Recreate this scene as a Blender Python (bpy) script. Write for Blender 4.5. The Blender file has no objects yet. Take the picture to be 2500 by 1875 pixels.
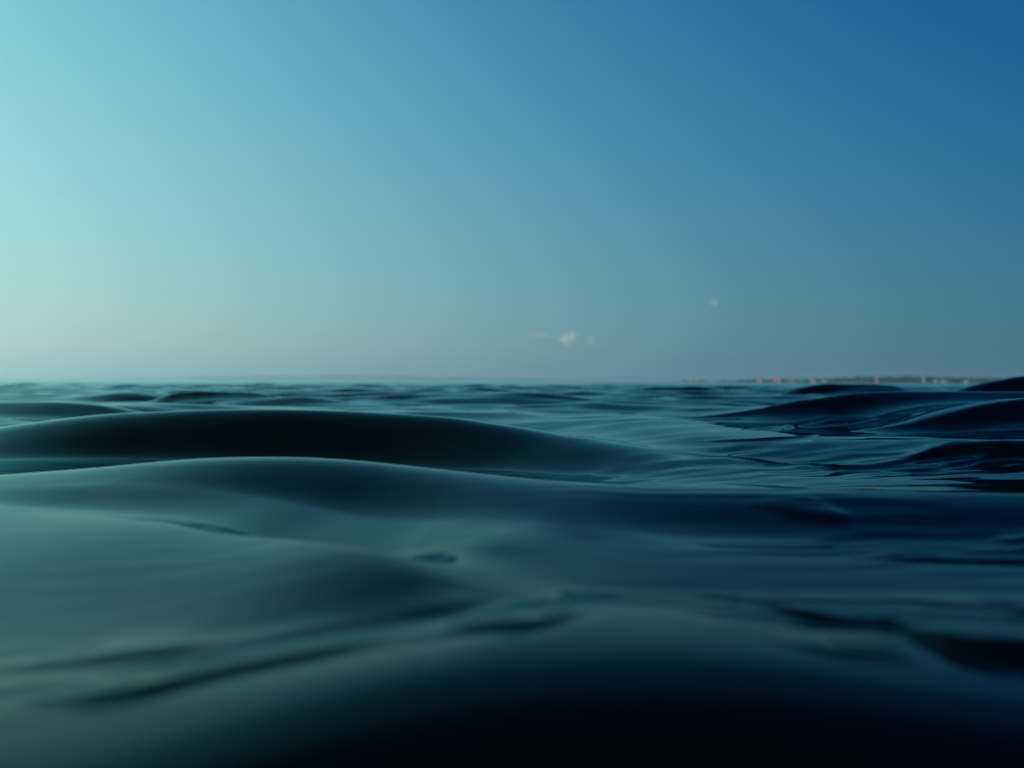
import bpy, bmesh, math, random
import numpy as np

# ------------------------------------------------------------------ camera, sky, sun, exposure
scene = bpy.context.scene
scene.render.engine = 'CYCLES'
CAM_H = 0.30
cam = bpy.data.cameras.new('camera')
cam_obj = bpy.data.objects.new('camera', cam)
scene.collection.objects.link(cam_obj)
scene.camera = cam_obj
cam.angle = math.radians(65.0)
cam.sensor_width = 36.0
cam.clip_start = 0.02
cam.clip_end = 90000.0
cam_obj.location = (0, 0, CAM_H)
cam_obj.rotation_euler = (math.radians(90.0 - .165), math.radians(-.206), 0)
cam.dof.use_dof = True
cam.dof.focus_distance = 3.0
cam.dof.aperture_fstop = 1.75

HAZE = 7.5e-5
SUN_EL, SUN_ROT = 24.0, -92.0
world = bpy.data.worlds.new('World')
scene.world = world
world.use_nodes = True
wt = world.node_tree
bg = wt.nodes['Background']
sky = wt.nodes.new('ShaderNodeTexSky')
sky.sky_type = 'NISHITA'
sky.sun_disc = False
sky.sun_elevation = math.radians(SUN_EL)
sky.sun_rotation = math.radians(SUN_ROT)
sky.dust_density = 2.0
SKY_STRENGTH = 0.1

def wmath(op, a, b=None):
    n = wt.nodes.new('ShaderNodeMath')
    n.operation = op
    for i, v in enumerate((a, b)):
        if v is None:
            continue
        if isinstance(v, (int, float)):
            n.inputs[i].default_value = v
        else:
            wt.links.new(v, n.inputs[i])
    return n.outputs[0]

# the camera's contrasty teal-blue rendering of the sky: a smooth grade over the whole dome, unseen zenith darkened to blacken wave faces
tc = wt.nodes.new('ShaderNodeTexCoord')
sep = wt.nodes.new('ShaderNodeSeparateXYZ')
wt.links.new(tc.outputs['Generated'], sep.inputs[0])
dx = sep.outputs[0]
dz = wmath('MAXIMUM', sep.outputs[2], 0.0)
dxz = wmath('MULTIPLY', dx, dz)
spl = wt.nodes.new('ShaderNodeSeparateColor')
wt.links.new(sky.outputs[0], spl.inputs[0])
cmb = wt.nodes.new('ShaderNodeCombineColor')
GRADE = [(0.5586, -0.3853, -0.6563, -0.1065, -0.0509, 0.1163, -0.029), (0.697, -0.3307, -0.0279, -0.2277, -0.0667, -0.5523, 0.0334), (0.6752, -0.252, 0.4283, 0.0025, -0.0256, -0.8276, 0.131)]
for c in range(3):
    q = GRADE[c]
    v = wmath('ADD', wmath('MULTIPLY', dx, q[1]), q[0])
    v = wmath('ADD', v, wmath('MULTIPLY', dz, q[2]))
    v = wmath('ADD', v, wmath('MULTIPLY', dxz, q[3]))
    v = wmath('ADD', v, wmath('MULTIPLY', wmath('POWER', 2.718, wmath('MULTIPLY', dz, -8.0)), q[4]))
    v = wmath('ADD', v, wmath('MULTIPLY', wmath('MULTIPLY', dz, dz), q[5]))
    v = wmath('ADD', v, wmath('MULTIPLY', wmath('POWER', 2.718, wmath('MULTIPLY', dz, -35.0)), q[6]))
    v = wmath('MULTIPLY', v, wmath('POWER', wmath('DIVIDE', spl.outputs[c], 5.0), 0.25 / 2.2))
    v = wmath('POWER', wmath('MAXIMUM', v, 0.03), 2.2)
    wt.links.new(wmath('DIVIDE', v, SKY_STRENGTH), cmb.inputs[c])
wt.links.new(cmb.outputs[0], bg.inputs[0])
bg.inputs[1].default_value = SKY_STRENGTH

sun_data = bpy.data.lights.new('sun', 'SUN')
sun_data.energy = 4.0
sun_data.angle = math.radians(0.5)
sun_data.color = (1.0, 0.89, 0.78)
sun = bpy.data.objects.new('sun', sun_data)
scene.collection.objects.link(sun)
sun.rotation_euler = (math.radians(90 - SUN_EL), 0, math.radians(180 - SUN_ROT))

vs = scene.view_settings
vs.view_transform = 'Standard'
vs.look = 'None'
vs.exposure = 0.0
vs.gamma = 1.0
vs.use_curve_mapping = False
scene.cycles.max_bounces = 8
scene.cycles.volume_bounces = 3

# ------------------------------------------------------------------ helpers
def mat(name, color, rough=.8, spec=.5, ior=1.45):
    m = bpy.data.materials.new(name)
    m.use_nodes = True
    p = m.node_tree.nodes['Principled BSDF']
    p.inputs['Base Color'].default_value = (*color, 1)
    p.inputs['Roughness'].default_value = rough
    p.inputs['IOR'].default_value = ior
    return m

CREST_A = [
    (-4.212, 5.2, -0.0911),
    (-3.185, 5.0, 0.0192),
    (-2.698, 4.9, 0.08),
    (-2.336, 4.85, 0.1086),
    (-1.869, 4.8, 0.1288),
    (-1.497, 4.76, 0.1315),
    (-1.099, 4.7, 0.1241),
    (-0.678, 4.6, 0.1107),
    (-0.269, 4.4, 0.0899),
    (0.219, 4.05, 0.043),
    (0.61, 3.6, 0.0046),
    (0.911, 3.2, -0.011),
    (1.094, 2.95, -0.0079),
    (1.271, 2.78, -0.0037),
    (1.441, 2.65, 0.0022),
    (1.625, 2.55, 0.0084),
    (2.065, 2.4, 0.0233)]
CREST_B = [
    (-1.701, 2.1, 0.0271),
    (-1.338, 2.1, 0.0514),
    (-1.145, 2.08, 0.0664),
    (-0.952, 2.05, 0.087),
    (-0.798, 2.02, 0.1022),
    (-0.641, 2.0, 0.1093),
    (-0.463, 1.98, 0.1084),
    (-0.288, 1.95, 0.0962),
    (-0.116, 1.9, 0.0834),
    (0.099, 1.82, 0.0713),
    (0.296, 1.75, 0.0677),
    (0.484, 1.7, 0.0701),
    (0.668, 1.67, 0.072),
    (0.85, 1.65, 0.0726),
    (1.045, 1.64, 0.0728),
    (1.394, 1.62, 0.0741)]
CREST_C = [
    (-2.0, 1.75, 0.03),
    (1.4, 1.03, 0.036),
    (-1.377, 1.7, 0.035),
    (-1.019, 1.6, 0.0314),
    (-0.715, 1.45, 0.0406),
    (-0.48, 1.33, 0.0466),
    (-0.36, 1.235, 0.0586),
    (-0.263, 1.125, 0.0752),
    (-0.152, 1.03, 0.0844),
    (-0.09, 1.0, 0.0788),
    (-0.055, 1.0, 0.0662),
    (-0.021, 1.01, 0.0524),
    (0.014, 1.03, 0.0405),
    (0.057, 1.05, 0.032),
    (0.238, 1.05, 0.0302),
    (0.48, 1.05, 0.0323),
    (0.669, 1.05, 0.0342)]
CREST_D = [
    (-1.3, 0.37, 0.045),
    (-0.9, 0.39, 0.047),
    (-0.6, 0.41, 0.051),
    (-0.45, 0.43, 0.055),
    (-0.3, 0.47, 0.061),
    (-0.2, 0.54, 0.07),
    (-0.1, 0.605, 0.077),
    (0, 0.645, 0.079),
    (0.1, 0.66, 0.078),
    (0.2, 0.655, 0.074),
    (0.3, 0.64, 0.066),
    (0.4, 0.625, 0.056),
    (0.6, 0.59, 0.05),
    (1.4, 0.55, 0.04)]
TROUGH_AB = [
    (-4.4, 0.4, -0.09),
    (-3.2, 0.4, -0.085),
    (-2.5, 0.28, -0.11),
    (-2, 0.2, -0.13),
    (-1.2, 0.2, -0.14),
    (-0.6, 0.22, -0.14),
    (-0.1, 0.25, -0.12),
    (0.3, 0.32, -0.08),
    (0.6, 0.42, -0.03),
    (1.0, 0.5, 0.0),
    (1.5, 0.5, 0.01)]
TROUGH_BC = [
    (-2, 0.8, 0.028),
    (-1.5, 0.8, 0.031),
    (-1.1, 0.8, 0.031),
    (-0.95, 0.8, 0.0315),
    (-0.8, 0.8, 0.0355),
    (-0.7, 0.8, 0.038),
    (-0.62, 0.8, 0.0395),
    (-0.53, 0.82, 0.0385),
    (-0.45, 0.84, 0.03),
    (-0.4, 0.84, 0.022),
    (-0.27, 0.86, 0.02),
    (-0.2, 0.86, 0.024),
    (-0.15, 0.86, 0.036),
    (-0.1, 0.84, 0.05),
    (-0.05, 0.8, 0.056),
    (0.0, 0.74, 0.05),
    (0.05, 0.7, 0.042),
    (0.1, 0.65, 0.033),
    (0.3, 0.65, 0.031),
    (0.5, 0.65, 0.032),
    (0.8, 0.65, 0.031),
    (1.5, 0.65, 0.031)]
FRONT_D = [
    (-0.6, 0.3, -0.03),
    (-0.33, 0.32, -0.06),
    (-0.2, 0.35, -0.14),
    (0, 0.38, -0.2),
    (0.3, 0.38, -0.21),
    (0.6, 0.36, -0.19)]
SHELF = [
    (-1.8, 0.5, 0.01),
    (-1.3, 0.5, 0.013),
    (-0.9, 0.5, 0.018),
    (-0.6, 0.5, 0.026),
    (-0.4, 0.5, 0.035),
    (-0.2, 0.5, 0.059),
    (-0.1, 0.5, 0.066),
    (0, 0.5, 0.067),
    (0.15, 0.5, 0.061),
    (0.3, 0.5, 0.054),
    (0.6, 0.5, 0.046),
    (1.4, 0.5, 0.04)]
FACE_B = [
    (-1.7, 0.4, 0.004),
    (-1.1, 0.42, 0.018),
    (-0.8, 0.43, 0.036),
    (-0.6, 0.44, 0.054),
    (-0.45, 0.44, 0.066),
    (-0.3, 0.46, 0.08),
    (-0.18, 0.46, 0.062),
    (-0.1, 0.46, 0.03),
    (-0.03, 0.46, 0.022),
    (0.05, 0.48, 0.026),
    (0.15, 0.5, 0.036),
    (0.3, 0.5, 0.041),
    (0.8, 0.5, 0.044),
    (1.5, 0.5, 0.044)]
BACK_B = [
    (-4, 0, -0.07),
    (-1.3, 0, -0.07),
    (-0.6, 0, -0.075),
    (-0.1, 0, -0.06),
    (0.3, 0, -0.03),
    (0.6, 0, 0.0),
    (1.0, 0, 0.02),
    (1.5, 0, 0.022)]
BEHIND_A = [
    (-5, -0.04, 0.0),
    (-3, -0.03, 0.0),
    (-1, -0.05, 0.0),
    (0, -0.04, 0.0),
    (0.3, -0.03, 0.01),
    (0.6, 0.0, 0.03),
    (0.9, 0.03, 0.05),
    (1.4, 0.05, 0.03),
    (2.5, 0.06, 0.01)]
RIDGES = [
    ([(1.799, 4.5, 0, 0.12), (2.006, 4.5, 0.0243, 0.12), (2.229, 4.5, 0.0648, 0.13), (2.398, 4.5, 0.1114, 0.18), (2.592, 4.5, 0.1584, 0.25), (2.867, 4.5, 0.2019, 0.3), (3.354, 4.5, 0.2315, 0.34)], 4.5, 1),
    ([(-1.825, 6.8, 0, 0.4), (-1.277, 6.8, 0.0486, 0.4), (-0.611, 6.8, 0.065, 0.35), (-0.024, 6.8, 0.0602, 0.35), (0.564, 6.8, 0, 0.35), (1.152, 6.8, 0, 0.35)], 2.2, 1),
    ([(-0.2, 6.2, 0, 0.12), (0.611, 6.1, 0.0151, 0.09), (1.085, 6.0, 0.0086, 0.09), (1.382, 6.0, 0.0313, 0.1), (1.815, 6.0, 0.0952, 0.17), (2.16, 6.0, 0.1516, 0.26), (2.506, 6.0, 0.1714, 0.32), (2.917, 6.0, 0.1529, 0.34), (3.366, 6.0, 0.1317, 0.34), (3.823, 6, 0.1408, 0.34), (4.818, 6, 0.1509, 0.34)], 2.2, 1),
    ([(5.265, 10, 0, 0.4), (5.703, 10, 0.2449, 0.5), (6.048, 10, 0.3054, 0.6), (6.371, 10, 0.3604, 0.65), (7.454, 10, 0.4871, 0.7)], 2.2, 1),
    ([(5.29, 16, 0, 0.4), (5.76, 16, 0.2305, 0.45), (6.359, 16, 0.3366, 0.5), (6.912, 16, 0.3386, 0.5), (7.604, 16, 0.2845, 0.5), (8.24, 16, 0, 0.5)], 2.2, 1),
    ([(-5.669, 7, 0.0617, 0.3), (-4.46, 7, 0.1176, 0.3), (-4.056, 7, 0.1137, 0.3), (-3.653, 7, 0.085, 0.3), (-3.129, 7, 0, 0.3)], 2.2, 1),
    ([(-5.107, 11, 0, 0.2), (-4.6, 11, 0.1609, 0.2), (-4.22, 11, 0.1914, 0.24), (-3.713, 11, 0.1761, 0.24), (-3.206, 11, 0.1136, 0.18), (-2.636, 11, 0, 0.18)], 2.2, 1),
    ([(1.189, 4.264, 0.0, 0.0198), (1.35, 4.388, 0.0105, 0.0257), (1.879, 5.193, 0.0226, 0.0555), (2.195, 5.443, 0.0268, 0.0659), (2.354, 5.42, 0.0161, 0.0396), (2.464, 5.32, 0.0, 0.0198)], 3, 0),
    ([(0.877, 3.864, 0.0, 0.0067), (0.985, 3.767, 0.0071, 0.0152), (1.16, 3.66, 0.0104, 0.0223), (1.327, 3.693, 0.007, 0.0151), (1.584, 3.962, 0.0, 0.0067)], 2.5, 0),
    ([(0.988, 2.887, 0.0, 0.0257), (1.12, 2.88, 0.0065, 0.0257), (1.286, 2.881, 0.0092, 0.0257), (1.438, 2.937, 0.0123, 0.0257), (1.605, 3.016, 0.0259, 0.0445), (1.689, 3.01, 0.0407, 0.0701), (1.872, 2.939, 0.0486, 0.0836), (2.222, 2.981, 0.0498, 0.0857)], 2.5, 0),
    ([(1.234, 2.767, 0.0, 0.0075), (1.368, 2.729, 0.0102, 0.025), (1.529, 2.813, 0.0095, 0.0233), (1.738, 2.89, 0.0063, 0.0154), (1.907, 2.868, 0.0, 0.0075)], 2.5, 0),
    ([(0.741, 3.442, 0.0, 0.0059), (0.844, 3.332, 0.0059, 0.0128), (0.994, 3.137, 0.0083, 0.0178), (1.077, 2.993, 0.0091, 0.0196), (1.189, 2.848, 0.0086, 0.0185), (1.351, 2.847, 0.0, 0.0059)], 2.5, 0),
    ([(0.648, 2.59, 0.0, 0.0034), (0.729, 2.46, 0.0039, 0.0095), (0.803, 2.348, 0.0046, 0.0113), (0.92, 2.302, 0.0, 0.0034)], 2.5, 0),
    ([(0.544, 1.617, 0.0, 0.0015), (0.587, 1.607, 0.0017, 0.0049), (0.64, 1.602, 0.0, 0.0015)], 2.5, 0),
    ([(0.454, 1.594, 0.0, 0.014), (0.549, 1.553, 0.0061, 0.0434), (0.595, 1.531, 0.0065, 0.0468), (0.663, 1.507, 0.0, 0.014)], 2, 0),
    ([(0.481, 1.238, 0.0, 0.0034), (0.561, 1.226, 0.0026, 0.005), (0.626, 1.215, 0.0039, 0.0074), (0.693, 1.21, 0.0047, 0.009), (0.768, 1.206, 0.006, 0.0114), (0.9, 1.208, 0.006, 0.0115)], 2.5, 0),
    ([(0.652, 1.266, 0.0, 0.0041), (0.712, 1.269, 0.0037, 0.007), (0.771, 1.282, 0.0056, 0.0106), (0.898, 1.306, 0.0071, 0.0137)], 2.5, 0),
    ([(0.801, 1.372, 0.0, 0.0054), (0.866, 1.375, 0.0061, 0.0117), (1.001, 1.397, 0.0095, 0.0181)], 2.5, 0),
    ([(0.232, 0.928, 0.0, 0.0046), (0.272, 0.886, 0.0035, 0.0088), (0.296, 0.864, 0.0058, 0.0146), (0.316, 0.844, 0.0061, 0.0154), (0.346, 0.829, 0.0036, 0.0091), (0.382, 0.83, 0.0027, 0.0068), (0.412, 0.792, 0.0, 0.0046)], 4, 0),
    ([(0.376, 0.822, 0.0, 0.0117), (0.401, 0.753, 0.0111, 0.0227), (0.427, 0.731, 0.016, 0.0329), (0.477, 0.723, 0.019, 0.0389), (0.564, 0.728, 0.0191, 0.039)], 4, 0),
    ([(0.224, 0.728, 0.0, 0.0031), (0.264, 0.706, 0.0027, 0.0078), (0.292, 0.7, 0.0036, 0.0104), (0.323, 0.7, 0.0033, 0.0094), (0.373, 0.7, 0.0, 0.0031)], 4, 0),
    ([(-0.076, 0.75, 0.0, 0.0066), (-0.029, 0.75, 0.0046, 0.0141), (-0.003, 0.75, 0.0072, 0.0221), (0.032, 0.762, 0.0052, 0.016), (0.099, 0.845, 0.0, 0.0066)], 4, 0),
    ([(-0.428, 0.627, 0.0, 0.006), (-0.354, 0.622, 0.0032, 0.0091), (-0.316, 0.623, 0.0062, 0.0178), (-0.282, 0.631, 0.007, 0.0199), (-0.256, 0.647, 0.0058, 0.0166), (-0.211, 0.671, 0.0043, 0.0124), (-0.166, 0.692, 0.0036, 0.0103), (-0.103, 0.724, 0.0, 0.006)], 4, 0),
    ([(-0.485, 0.722, 0.0, 0.0053), (-0.425, 0.733, 0.0024, 0.0115), (-0.377, 0.739, 0.0037, 0.0176), (-0.338, 0.747, 0.0035, 0.0168), (-0.265, 0.759, 0.0, 0.0053)], 4, 0)]
TRAINS = [(-0.3, 0.7, 0.22, 0.075, 0.095, 20, 0.09, 0.3), (-0.06, 0.8, 0.16, 0.09, 0.1, 30, 0.09, 1.4), (0.34, 0.87, 0.16, 0.1, 0.1, -18, 0.12, 2.2), (0.1, 0.95, 0.2, 0.1, 0.13, 8, 0.06, 4.0), (0.66, 1.3, 0.3, 0.12, 0.1, 3, 0.1, 5.1), (0.55, 1.75, 0.35, 0.14, 0.07, -4, 0.09, 0.9), (1.3, 2.9, 0.6, 0.3, 0.14, 14, 0.09, 2.7)]
FINE = 0.0031
RIP = 0.011
RIGHT = 0.8
SEED = 7
NEAR0, NEAR1, NEARMIN = 4.2, 7.0, .02

# ------------------------------------------------------------------ the sea surface
# Crest and trough lines, each a table of (X, Y, height) in metres, Y ahead of the swimmer.
def _pchip_slopes(x, y):
    # x, y: arrays (K, N); monotone slopes along axis 0
    h = x[1:] - x[:-1]
    d = (y[1:] - y[:-1]) / h
    m = np.zeros_like(y)
    w1 = 2 * h[1:] + h[:-1]
    w2 = h[1:] + 2 * h[:-1]
    same = d[1:] * d[:-1] > 0
    den = np.where(same, w1 / np.where(same, d[:-1], 1) + w2 / np.where(same, d[1:], 1), 1)
    m[1:-1] = np.where(same, (w1 + w2) / den, 0)
    m[0] = d[0]
    m[-1] = d[-1]
    return m

_dense = {}
def curve(tab, X, col, sigma=0.0):
    key = (id(tab), col, sigma)
    if key not in _dense:
        t = np.array(sorted(map(tuple, tab)), dtype=float)
        x = t[:, 0]
        y = t[:, col]
        m = _pchip_slopes(x[:, None], y[:, None])[:, 0]
        m[0] = m[-1] = 0
        step = max((x[-1] - x[0]) / 4000, 1e-4)
        pad = int(4 * sigma / step) + 2
        Xd = x[0] + step * np.arange(-pad, 4001 + pad)
        Xc = np.clip(Xd, x[0], x[-1])
        k = np.clip(np.searchsorted(x, Xc, side='right') - 1, 0, len(x) - 2)
        h = x[k + 1] - x[k]
        s = (Xc - x[k]) / h
        v = ((1 + 2 * s) * (1 - s) ** 2 * y[k] + s * (1 - s) ** 2 * h * m[k]
             + s * s * (3 - 2 * s) * y[k + 1] + s * s * (s - 1) * h * m[k + 1])
        if sigma > 0:
            n = int(3 * sigma / step)
            g = np.exp(-.5 * (np.arange(-n, n + 1) * step / sigma) ** 2)
            v = np.convolve(np.pad(v, n, mode='edge'), g / g.sum(), mode='valid')
        _dense[key] = (Xd, v, tab)
    Xd, v, _ = _dense[key]
    return np.interp(X, Xd, v)

def swell(X, Y):
    # the large rollers close to the camera
    yA, zA = curve(CREST_A, X, 1, 0.12), curve(CREST_A, X, 2, 0.12)
    yB, zB = curve(CREST_B, X, 1, 0.07), curve(CREST_B, X, 2, 0.07)
    yC, zC = curve(CREST_C, X, 1, 0.045), curve(CREST_C, X, 2, 0.045)
    yD, zD = curve(CREST_D, X, 1, 0.06), curve(CREST_D, X, 2, 0.06)
    sh, zt = curve(TROUGH_AB, X, 1, .15), curve(TROUGH_AB, X, 2, .15)
    zbc = curve(TROUGH_BC, X, 2, .03); fbc = curve(TROUGH_BC, X, 1, .03)
    zdn = curve(FRONT_D, X, 2, .06); ydn = curve(FRONT_D, X, 1, .06)
    yT = yA - sh * (yA - yB)
    nodes = [
        (np.full_like(X, -6.0), zD * 0),
        (yD - ydn - .45, zD + zdn * .9),
        (yD - ydn, zD + zdn),
        (yD - .14, zD + zdn * .13),
        (yD - .06, zD + zdn * .02),
        (yD, zD),
        (yD + curve(SHELF, X, 1, .12) * (yC - yD), curve(SHELF, X, 2, .12)),
        (yC, zC),
        (yB - fbc * (yB - yC), zbc),
        (yB - curve(FACE_B, X, 1, .11) * (yB - yC), zB - curve(FACE_B, X, 2, .11)),
        (yB, zB),
        (yB + .25 * (yA - yB), curve(BACK_B, X, 2, .15)),
        (yT, zt),
        (yA, zA),
        (yA + .9, curve(BEHIND_A, X, 1, .15)),
        (yA + 2.2, curve(BEHIND_A, X, 2, .15)),
        (yA + 5.0, zA * 0),
        (np.full_like(X, 9000.0), zA * 0),
    ]
    ys = np.stack([n[0] for n in nodes])
    zs = np.stack([n[1] for n in nodes])
    ms = _pchip_slopes(ys, zs)
    out = np.zeros_like(X)
    for k in range(len(nodes) - 1):
        i = (Y >= ys[k]) & (Y < ys[k + 1])
        if not i.any():
            continue
        h = (ys[k + 1] - ys[k])[i]
        s = (Y[i] - ys[k][i]) / h
        out[i] = ((1 + 2 * s) * (1 - s) ** 2 * zs[k][i] + s * (1 - s) ** 2 * h * ms[k][i]
                  + s * s * (3 - 2 * s) * zs[k + 1][i] + s * s * (s - 1) * h * ms[k + 1][i])
    return out

def ridges(X, Y):
    # smaller wave crests riding on the swell; rows (X, Y, height, front width), then back/front ratio
    out = np.zeros_like(X)
    for tab, ratio, cusp in RIDGES:
        x0 = tab[0][0] if tab[0][2] == 0 else tab[0][0] - 6
        x1 = tab[-1][0] if tab[-1][2] == 0 else tab[-1][0] + 6
        wm = max(t[3] for t in tab)
        ya = min(t[1] for t in tab) - 5 * wm
        yb = max(t[1] for t in tab) + 5 * wm * ratio
        i = (X > x0) & (X < x1) & (Y > ya) & (Y < yb)
        if not i.any():
            continue
        d = Y[i] - curve(tab, X[i], 1)
        a = curve(tab, X[i], 2)
        if x0 != tab[0][0] or x1 != tab[-1][0]:
            lo = 1.0 if x0 == tab[0][0] else np.clip((X[i] - x0) / 4, 0, 1)
            hi = 1.0 if x1 == tab[-1][0] else np.clip((x1 - X[i]) / 4, 0, 1)
            a = a * lo * hi
        wf = curve(tab, X[i], 3)
        u = d / np.where(d < 0, wf, wf * ratio)
        if cusp:
            # steep just under the crest, flattening towards the trough
            out[i] += a * np.exp(-(np.sqrt(u * u * 1.6 + .12) - .3464))
        else:
            out[i] += a * np.exp(-u ** 2)
    return out

def chop(X, Y, cell=None):
    # wind sea: short-crested waves of many directions
    rng = np.random.default_rng(SEED)
    out = np.zeros_like(X)
    R = np.hypot(X, Y)
    for j in range(64):
        lam = .95 * (8.0 / .95) ** rng.random()
        th = math.radians(-8) + rng.normal(0, .42)
        ph = rng.random() * 6.283
        k = 2 * math.pi / lam
        a = .0108 * min(lam / 2.2, (2.2 / lam) ** .25) 
        p = k * (math.sin(th) * X + math.cos(th) * Y) + ph
        g = 1.0
        if cell is not None:
            g = np.clip((lam / cell - 2.5) / 2.5, 0, 1)
        # short waves die out close to the lens where the water lies glassy
        near = np.clip((Y - NEAR0) / NEAR1, NEARMIN, 1) ** 1.2
        out += a * g * near * (np.cos(p) + .18 * np.cos(2 * p))
    for j in range(40):
        lam = .38 * (1.4 / .38) ** rng.random()
        th = math.radians(-5) + rng.normal(0, .38)
        ph = rng.random() * 6.283
        k = 2 * math.pi / lam
        p = k * (math.sin(th) * X + math.cos(th) * Y) + ph
        g = 1.0 if cell is None else np.clip((lam / cell - 2.5) / 2.5, 0, 1)
        out += FINE * lam * g * np.clip((Y - 3.0) / 8.0, .0, 1) * np.cos(p)
    return out

def ripples(X, Y, cell=None):
    # wavelets on the near water, gathered in patches, livelier on the right
    rng = np.random.default_rng(SEED + 5)
    i = (Y > .2) & (Y < 14) & (np.abs(X) < 12)
    x, y = X[i].astype(np.float32), Y[i].astype(np.float32)
    patch = np.zeros_like(x)
    for j in range(10):
        lam = .5 * (2.5 / .5) ** rng.random()
        th = rng.random() * 6.283
        patch += np.cos(2 * math.pi / lam * (math.sin(th) * x * .6 + math.cos(th) * y) + rng.random() * 6.283)
    patch = np.clip(.5 + patch / 5.0, 0.08, 1.4)
    u = x / np.maximum(y, .3)
    side = .3 + RIGHT * np.clip((u + .10) / .45, 0, 1) * np.clip((y - .9) / .5, .25, 1)
    z = np.zeros_like(x)
    lo, hi = .05, .75
    for j in range(70):
        lam = lo * (hi / lo) ** rng.random()
        th = rng.normal(-.10, .34)
        ph = rng.random() * 6.283
        k = 2 * math.pi / lam
        # a wavelength only shows where the distance suits it
        fit = np.exp(-(np.log(lam / (.085 * np.maximum(y, 1.1))) / .75) ** 2)
        z += RIP * lam / (2 * math.pi) * fit * np.cos(k * (math.sin(th) * x + math.cos(th) * y) + ph)
    out = np.zeros_like(X)
    near = np.clip((y - .5) / 1.3, .0, 1) * .75 + .25
    out[i] = z * patch * side * near * np.clip((14 - y) / 8, 0, 1)
    return out

def trains(X, Y):
    # short groups of parallel ripples: centre, length, width, wavelength, heading, slope, phase
    out = np.zeros_like(X)
    for cx, cy, ln, wd, lam, deg, slope, ph in TRAINS:
        i = (np.abs(X - cx) < 3 * ln) & (np.abs(Y - cy) < 3 * ln)
        x, y = X[i] - cx, Y[i] - cy
        t = math.radians(deg)
        a = x * math.cos(t) + y * math.sin(t)
        b = -x * math.sin(t) + y * math.cos(t)
        env = np.exp(-(a / ln) ** 2 - (b / wd) ** 2)
        p = 2 * math.pi / lam * (b + .10 * lam * np.sin(a * 23 + ph) + .22 * lam * np.sin(a * 9 + 2 * ph)) + ph
        out[i] += slope * lam / (2 * math.pi) * env * (np.cos(p) - .2 * np.sin(2 * p))
    return out


CALM = [(-.02, 1.10, .13, 11, 26), (.0, 1.0, .10, 8, 22)]

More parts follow.
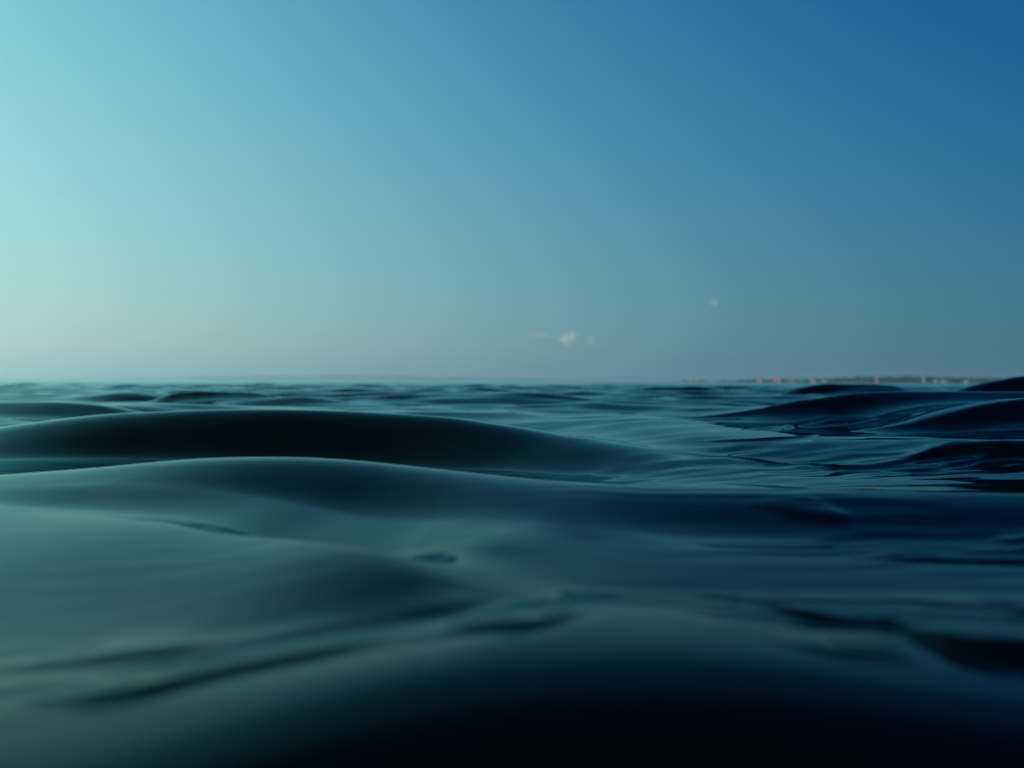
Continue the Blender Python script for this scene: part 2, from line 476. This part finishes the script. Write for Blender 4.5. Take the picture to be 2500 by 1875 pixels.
def build_sea():
    # fan of cells, fine near the lens and coarser towards the horizon
    rows = np.concatenate([
        np.geomspace(.12, 1.0, 40, endpoint=False),
        np.geomspace(1.0, 2.4, 220, endpoint=False),
        np.geomspace(2.4, 9.0, 420, endpoint=False),
        np.geomspace(9.0, 60., 330, endpoint=False),
        np.geomspace(60., 600., 260, endpoint=False),
        np.geomspace(600., 30000., 50)])
    s = np.linspace(-1, 1, 900)
    ang = np.radians(36 * s + 144 * s ** 11)
    cy = -.8
    R, T = np.meshgrid(rows, ang, indexing='ij')
    X = R * np.sin(T)
    Y = cy + R * np.cos(T)
    cell = np.gradient(rows)[:, None] * np.ones_like(X)
    cell = np.maximum(cell, R * math.radians(.085))
    xr, yr, cr = X.ravel(), Y.ravel(), cell.ravel()
    Z = swell(xr, yr) + ridges(xr, yr) + chop(xr, yr, cr) + ripples(xr, yr, cr) + trains(xr, yr)
    nr, nc = X.shape
    # water is smooth where two folds meet: relax the surface there
    Z = Z.reshape(nr, nc)
    for cx, cy, rad, sr, sc in CALM:
        rr, cc = np.where(np.hypot(X - cx, Y - cy) < 2.2 * rad)
        a0, a1, b0, b1 = rr.min(), rr.max() + 1, cc.min(), cc.max() + 1
        p0, p1, q0, q1 = a0 - 3 * sr, a1 + 3 * sr, b0 - 3 * sc, b1 + 3 * sc
        blk = Z[p0:p1, q0:q1]
        for ax, s in ((0, sr), (1, sc)):
            g = np.exp(-.5 * (np.arange(-3 * s, 3 * s + 1) / s) ** 2)
            blk = np.apply_along_axis(np.convolve, ax, blk, g / g.sum(), 'valid')
        wgt = np.exp(-(np.hypot(X - cx, Y - cy) / rad) ** 2)[a0:a1, b0:b1]
        Z[a0:a1, b0:b1] = Z[a0:a1, b0:b1] * (1 - wgt) + blk * wgt
    Z = Z.ravel()
    co = np.stack([X.ravel(), Y.ravel(), Z], 1).astype(np.float32)
    i = np.arange(nr * nc).reshape(nr, nc)
    q = np.stack([i[:-1, :-1], i[:-1, 1:], i[1:, 1:], i[1:, :-1]], -1).reshape(-1, 4)
    me = bpy.data.meshes.new('sea')
    me.vertices.add(len(co))
    me.vertices.foreach_set('co', co.ravel())
    me.loops.add(q.size)
    me.loops.foreach_set('vertex_index', q.ravel().astype(np.int32))
    me.polygons.add(len(q))
    me.polygons.foreach_set('loop_start', np.arange(0, q.size, 4, dtype=np.int32))
    me.polygons.foreach_set('loop_total', np.full(len(q), 4, dtype=np.int32))
    me.update(calc_edges=True)
    me.polygons.foreach_set('use_smooth', np.ones(len(q), dtype=bool))
    o = bpy.data.objects.new('sea', me)
    scene.collection.objects.link(o)
    o['kind'] = 'structure'
    o['label'] = 'dark teal glassy sea with smooth rolling swells'
    m = bpy.data.materials.new('sea_water')
    m.use_nodes = True
    nt = m.node_tree
    nt.nodes.clear()
    outp = nt.nodes.new('ShaderNodeOutputMaterial')
    mix = nt.nodes.new('ShaderNodeMixShader')
    fre = nt.nodes.new('ShaderNodeFresnel')
    fre.inputs['IOR'].default_value = 1.333
    dif = nt.nodes.new('ShaderNodeBsdfDiffuse')          # light scattered back out of the deep water
    dif.inputs['Color'].default_value = (.0004, .002, .0032, 1)
    glo = nt.nodes.new('ShaderNodeBsdfGlossy')
    glo.inputs['Color'].default_value = (.62, .95, .97, 1)
    geo = nt.nodes.new('ShaderNodeNewGeometry')
    ln = nt.nodes.new('ShaderNodeVectorMath')
    ln.operation = 'LENGTH'
    rr = nt.nodes.new('ShaderNodeMapRange')         # far off, wavelets too small to model blur the mirror
    rr.inputs['From Min'].default_value = 120
    rr.inputs['From Max'].default_value = 900
    rr.inputs['To Min'].default_value = .03
    rr.inputs['To Max'].default_value = .34
    nt.links.new(geo.outputs['Position'], ln.inputs[0])
    nt.links.new(ln.outputs['Value'], rr.inputs[0])
    nt.links.new(rr.outputs[0], glo.inputs['Roughness'])
    pw = nt.nodes.new('ShaderNodeMath')
    pw.operation = 'POWER'
    pw.inputs[1].default_value = 1.25
    nt.links.new(fre.outputs[0], pw.inputs[0])
    nt.links.new(pw.outputs[0], mix.inputs[0])
    nt.links.new(dif.outputs[0], mix.inputs[1])
    nt.links.new(glo.outputs[0], mix.inputs[2])
    nt.links.new(mix.outputs[0], outp.inputs['Surface'])
    me.materials.append(m)
    return o

sea = build_sea()

# ------------------------------------------------------------------ the far shore
PX = 1.0 / 1962.0          # one photo pixel as a tangent, used only to size far things

def link(name, me, parent=None, label=None, cat=None, group=None, kind=None):
    o = bpy.data.objects.new(name, me)
    scene.collection.objects.link(o)
    if parent is not None:
        o.parent = parent
    if label:
        o['label'] = label
    if cat:
        o['category'] = cat
    if group:
        o['group'] = group
    if kind:
        o['kind'] = kind
    return o

def noise_mat(name, c1, c2, scale, rough=.9):
    m = bpy.data.materials.new(name)
    m.use_nodes = True
    nt = m.node_tree
    p = nt.nodes['Principled BSDF']
    tcn = nt.nodes.new('ShaderNodeTexCoord')
    n = nt.nodes.new('ShaderNodeTexNoise')
    n.inputs['Scale'].default_value = scale
    n.inputs['Detail'].default_value = 6
    r = nt.nodes.new('ShaderNodeValToRGB')
    r.color_ramp.elements[0].color = (*c1, 1)
    r.color_ramp.elements[1].color = (*c2, 1)
    r.color_ramp.elements[0].position = .35
    r.color_ramp.elements[1].position = .65
    nt.links.new(tcn.outputs['Object'], n.inputs['Vector'])
    nt.links.new(n.outputs[0], r.inputs[0])
    nt.links.new(r.outputs[0], p.inputs['Base Color'])
    p.inputs['Roughness'].default_value = rough
    return m

def grid_mesh(name, xs, ys, zf, m):
    X, Y = np.meshgrid(xs, ys, indexing='ij')
    Z = zf(X, Y)
    n0, n1 = X.shape
    co = np.stack([X.ravel(), Y.ravel(), Z.ravel()], 1)
    i = np.arange(n0 * n1).reshape(n0, n1)
    q = np.stack([i[:-1, :-1], i[1:, :-1], i[1:, 1:], i[:-1, 1:]], -1).reshape(-1, 4)
    me = bpy.data.meshes.new(name)
    me.from_pydata(co.tolist(), [], q.tolist())
    me.polygons.foreach_set('use_smooth', np.ones(len(q), dtype=bool))
    me.materials.append(m)
    return me

random.seed(4)
nrng = np.random.default_rng(21)

def wander(x, lams, seed):
    r = np.random.default_rng(seed)
    v = np.zeros_like(x)
    for l in lams:
        v += l * np.cos(2 * math.pi * x / l + r.random() * 6.28)
    return v / sum(lams)

# faint hills across the bay
HD = 20000.0
hill_tab = [(-16380, 0, 0), (-12376, 0, 33), (-9464, 0, 62), (-7644, 0, 113), (-5460, 0, 142), (-3640, 0, 153), (-2366, 0, 131), (-1092, 0, 113), (0, 0, 109), (1092, 0, 80), (2366, 0, 47), (4004, 0, 18), (5824, 0, 0)]
def hill_z(X, Y):
    h = curve(hill_tab, X.ravel(), 2, 220.).reshape(X.shape)
    h = h * (1 + .22 * wander(X + .3 * Y, [1700, 800, 480, 280], 3))
    return h * np.exp(-((Y - HD - 900) / 520) ** 2) - .5
hills = link('hills', grid_mesh('hills', np.linspace(-16500, 6200, 420), np.linspace(HD - 300, HD + 2100, 40), hill_z,
             noise_mat('hill_scrub', (.03, .05, .03), (.09, .09, .06), .004)), kind='structure', label='faint low blue hills on the horizon at left')

# low wooded shore with the town on the right
SD = 4500.0
def sx(px):                       # photo column to metres along the shore
    return (px - 1250) * PX * SD
def shore_z(X, Y):
    e = np.clip((X - sx(1610)) / 160, 0, 1) * np.clip((Y - SD + 14) / 60, 0, 1)
    return e * (2.2 + 1.0 * wander(X + Y, [220, 90, 40], 8)) - .25
shore = link('shore', grid_mesh('shore', np.linspace(sx(1540), sx(3400), 300), np.linspace(SD - 16, SD + 500, 24), shore_z,
             noise_mat('shore_ground', (.02, .03, .02), (.06, .06, .04), .05)), kind='structure', label='low dark shore with trees below the horizon sky')

def blob(bm, c, r, sub=1, jag=.22):
    g = bmesh.ops.create_icosphere(bm, subdivisions=sub, radius=1)
    for v in g['verts']:
        k = 1 + random.uniform(-jag, jag)
        v.co = (c[0] + v.co.x * r[0] * k, c[1] + v.co.y * r[1] * k, c[2] + v.co.z * r[2] * k)

bm = bmesh.new()
tree_tab = [(1600, 0, 0), (1680, 0, 2), (1760, 0, 4), (1820, 0, 7), (1860, 0, 9), (1940, 0, 9), (2040, 0, 12), (2120, 0, 16), (2250, 0, 17), (2350, 0, 15), (2450, 0, 14), (3000, 0, 14)]
for k in range(1000):
    px = random.uniform(1575, 2950)
    h = float(curve(tree_tab, np.array([px]), 2)[0]) * PX * SD * random.uniform(.55, 1.05)
    if h < 2.5:
        continue
    y = SD + 44 + random.uniform(0, 90)
    r = h * .5
    for b in range(2):
        blob(bm, (sx(px) + random.uniform(-3, 3), y, 1.2 + h * (.35 + .3 * b)), (r * random.uniform(.7, 1.3), r, h * .36))
me = bpy.data.meshes.new('wood')
bm.to_mesh(me)
bm.free()
me.materials.append(noise_mat('wood_leaves', (.008, .018, .012), (.025, .04, .022), .15))
link('wood', me, label='dark belt of trees along the far shore', cat='trees', kind='stuff')

def box_mesh(name, sx_, sy_, sz_, m, z0=0.0, bevel=.0):
    b = bmesh.new()
    bmesh.ops.create_cube(b, size=1)
    for v in b.verts:
        v.co = (v.co.x * sx_, v.co.y * sy_, (v.co.z + .5) * sz_ + z0)
    me = bpy.data.meshes.new(name)
    b.to_mesh(me)
    b.free()
    me.materials.append(m)
    return me

def roof_mesh(name, w, d, h, z0, m, hip=.3):
    e = .5
    a, c = w / 2 + e, d / 2 + e
    r = w / 2 * (1 - hip)
    v = [(-a, -c, z0), (a, -c, z0), (a, c, z0), (-a, c, z0), (-r, 0, z0 + h), (r, 0, z0 + h)]
    f = [(0, 1, 5, 4), (2, 3, 4, 5), (1, 2, 5), (3, 0, 4), (3, 2, 1, 0)]
    me = bpy.data.meshes.new(name)
    me.from_pydata(v, [], f)
    me.materials.append(m)
    return me

WALLS = {
    'pink': noise_mat('pink_plaster', (.24, .14, .125), (.27, .165, .145), .3),
    'salmon': noise_mat('salmon_plaster', (.26, .17, .15), (.29, .195, .17), .3),
    'cream': noise_mat('cream_plaster', (.2, .18, .155), (.24, .215, .185), .3),
    'white': noise_mat('white_plaster', (.23, .225, .22), (.26, .255, .25), .3),
    'grey': noise_mat('grey_plaster', (.12, .12, .12), (.15, .15, .15), .3)}
ROOF = noise_mat('roof_tiles', (.26, .12, .08), (.36, .18, .12), .6)
FLAT = noise_mat('roof_felt', (.22, .22, .22), (.32, .31, .30), .6)
GLASS = mat('window_glass', (.03, .04, .05), rough=.15)
WIN = box_mesh('window', 1.5, .16, 1.9, GLASS)
DOOR = box_mesh('door', 1.5, .14, 2.4, mat('door_paint', (.12, .07, .05), rough=.6))

def building(px, top, width, colour, roof, label, cat, depth=12.0, floors=None, y=None):
    # px: photo column of its middle, top: pixels above the horizon, width: pixels
    w = width * PX * SD
    h = top * PX * SD
    rh = .18 * h if roof == 'hip' else .7
    wall_h = h - rh - 1.6
    r = link('house' if cat == 'house' else 'tower_block', None, None, label, cat, 'buildings of the town on the far shore')
    r.location = (sx(px), (SD + 20 + random.uniform(0, 8)) if y is None else y, 1.6)
    r.rotation_euler = (0, 0, math.radians(-34 + random.uniform(-10, 10)))
    link('wall', box_mesh('wall', w, depth, wall_h + .8, WALLS[colour], -.8), r)
    if roof == 'hip':
        link('roof', roof_mesh('roof', w, depth, rh, wall_h + .003, ROOF), r)
    else:
        ro = link('roof', box_mesh('roof', w + .5, depth + .5, rh, FLAT, wall_h + .003), r)
        link('roof_hut', box_mesh('roof_hut', w * .25, depth * .3, 2.0, WALLS[colour], wall_h + rh + .005), ro)
    n = max(2, int(w / 4.2))
    fl = max(1, int(wall_h / 3.3))
    for f in range(fl):
        for c in range(n):
            x = (c + .5) / n * w - w / 2
            if f == 0 and c == n // 2:
                o = link('door', DOOR, r)
                o.location = (x, -depth / 2 - .03, 0.0)
                continue
            o = link('window', WIN, r)
            o.location = (x, -depth / 2 - .03, f * 3.2 + .9)

building(1672, 7, 12, 'grey', 'hip', 'small greyish house at the left end of the far town', 'house')
building(1689, 8, 15, 'pink', 'flat', 'faint pink block, first pink one from the left of the far town', 'house')
building(1716, 8, 16, 'grey', 'hip', 'low grey house just right of the first faint pink block', 'house')
building(1741, 8, 13, 'cream', 'hip', 'low cream house in the gap left of the pink blocks', 'house')
building(1858, 12, 14, 'pink', 'flat', 'narrow pink block at the left of the pink row', 'house')
building(1880, 10, 13, 'grey', 'hip', 'dull grey house between the two left pink blocks', 'house')
building(1901, 13, 20, 'salmon', 'flat', 'bright salmon block, tallest in the middle of the far town', 'house')
building(1932, 12, 22, 'pink', 'flat', 'wide rosy block right of the salmon one on the shore', 'house')
building(1959, 9, 13, 'grey', 'hip', 'greyish house right beside the wide rosy block', 'house')
building(1988, 9, 13, 'pink', 'hip', 'small dull pink house at the right end of the pink row', 'house')
building(2016, 9, 12, 'grey', 'flat', 'low grey block left of the black wave hump', 'house')
building(2146, 19, 7, 'pink', 'flat', 'slim pale pink tower rising above the dark trees', 'tower', depth=9)
building(2260, 19, 7, 'white', 'flat', 'slim white tower above the trees, nearest the right edge', 'tower', depth=9)
building(2286, 8, 11, 'white', 'flat', 'small white house below the white tower', 'house')
building(2309, 7, 18, 'cream', 'hip', 'long low cream house right of the small white one', 'house')
building(2365, 8, 9, 'white', 'hip', 'lone white house beside the dark wave at right', 'house')

# ------------------------------------------------------------------ clouds
def cloud_mat(name, dens, scale, seed):
    m = bpy.data.materials.new(name)
    m.use_nodes = True
    nt = m.node_tree
    nt.nodes.clear()
    outp = nt.nodes.new('ShaderNodeOutputMaterial')
    pv = nt.nodes.new('ShaderNodeVolumePrincipled')
    pv.inputs['Color'].default_value = (.97, .96, .95, 1)
    pv.inputs['Anisotropy'].default_value = .2
    tcn = nt.nodes.new('ShaderNodeTexCoord')
    mp = nt.nodes.new('ShaderNodeMapping')
    mp.inputs['Location'].default_value = (seed, seed * 1.7, seed * .6)
    no = nt.nodes.new('ShaderNodeTexNoise')
    no.inputs['Scale'].default_value = scale
    no.inputs['Detail'].default_value = 5
    ramp = nt.nodes.new('ShaderNodeMapRange')
    ramp.inputs['From Min'].default_value = .42
    ramp.inputs['From Max'].default_value = .66
    ln = nt.nodes.new('ShaderNodeVectorMath')
    ln.operation = 'LENGTH'
    fall = nt.nodes.new('ShaderNodeMapRange')
    fall.interpolation_type = 'SMOOTHSTEP'
    fall.inputs['From Min'].default_value = 1.0
    fall.inputs['From Max'].default_value = .25
    mul = nt.nodes.new('ShaderNodeMath')
    mul.operation = 'MULTIPLY'
    mul2 = nt.nodes.new('ShaderNodeMath')
    mul2.operation = 'MULTIPLY'
    mul2.inputs[1].default_value = dens
    L = nt.links.new
    L(tcn.outputs['Object'], mp.inputs[0])
    L(mp.outputs[0], no.inputs['Vector'])
    L(no.outputs[0], ramp.inputs[0])
    L(tcn.outputs['Object'], ln.inputs[0])
    L(ln.outputs['Value'], fall.inputs[0])
    L(ramp.outputs[0], mul.inputs[0])
    L(fall.outputs[0], mul.inputs[1])
    L(mul.outputs[0], mul2.inputs[0])
    L(mul2.outputs[0], pv.inputs['Density'])
    L(pv.outputs[0], outp.inputs['Volume'])
    return m

CD = 20000.0
def cloud(px, py, w, h, label, dens, seed, tilt=0.0, scale=1.6):
    b = bmesh.new()
    bmesh.ops.create_icosphere(b, subdivisions=4, radius=1.0)
    r = np.random.default_rng(seed)
    ks = [(r.normal(0, 2.2, 3), r.random() * 6.28) for _ in range(9)]
    for v in b.verts:
        k = .9 + .035 * sum(math.cos(np.dot(kk, v.co) + p) for kk, p in ks)
        v.co = v.co * k
    me = bpy.data.meshes.new('cloud')
    b.to_mesh(me)
    b.free()
    me.materials.append(cloud_mat('cloud_vapour', dens, scale, seed))
    o = link('cloud', me, None, label, 'cloud', 'small clouds low over the sea')
    o.location = ((px - 1250) * PX * CD, CD, (933 - py) * PX * CD)
    s = PX * CD * .5
    o.scale = (w * s, min(w, h * 1.6) * s, h * s)
    o.rotation_euler = (0, math.radians(tilt), 0)
    return o

cloud(1390, 826, 74, 50, 'largest white puff of cloud, low over the horizon right of centre', .008, 3, tilt=-14)
cloud(1441, 834, 42, 34, 'small pinkish puff just right of the largest cloud', .008, 8)
cloud(1312, 819, 110, 18, 'thin faint streak of cloud left of the largest puff', .003, 12, tilt=3)
cloud(1744, 738, 36, 24, 'tiny lone puff of cloud high at right', .007, 17)

# ------------------------------------------------------------------ haze
hz = box_mesh('haze', 50000, 23600, 232, bpy.data.materials.new('haze_air'), -2.0)
hm = hz.materials[0]
hm.use_nodes = True
hm.node_tree.nodes.clear()
ho = hm.node_tree.nodes.new('ShaderNodeOutputMaterial')
hv = hm.node_tree.nodes.new('ShaderNodeVolumePrincipled')
hv.inputs['Color'].default_value = (.72, .95, 1.0, 1)
hv.inputs['Density'].default_value = HAZE
hv.inputs['Anisotropy'].default_value = .6
hm.node_tree.links.new(hv.outputs[0], ho.inputs['Volume'])
hob = link('haze', hz, kind='stuff', label='thin sea haze over the water')
hob.location = (0, 11400, 0)
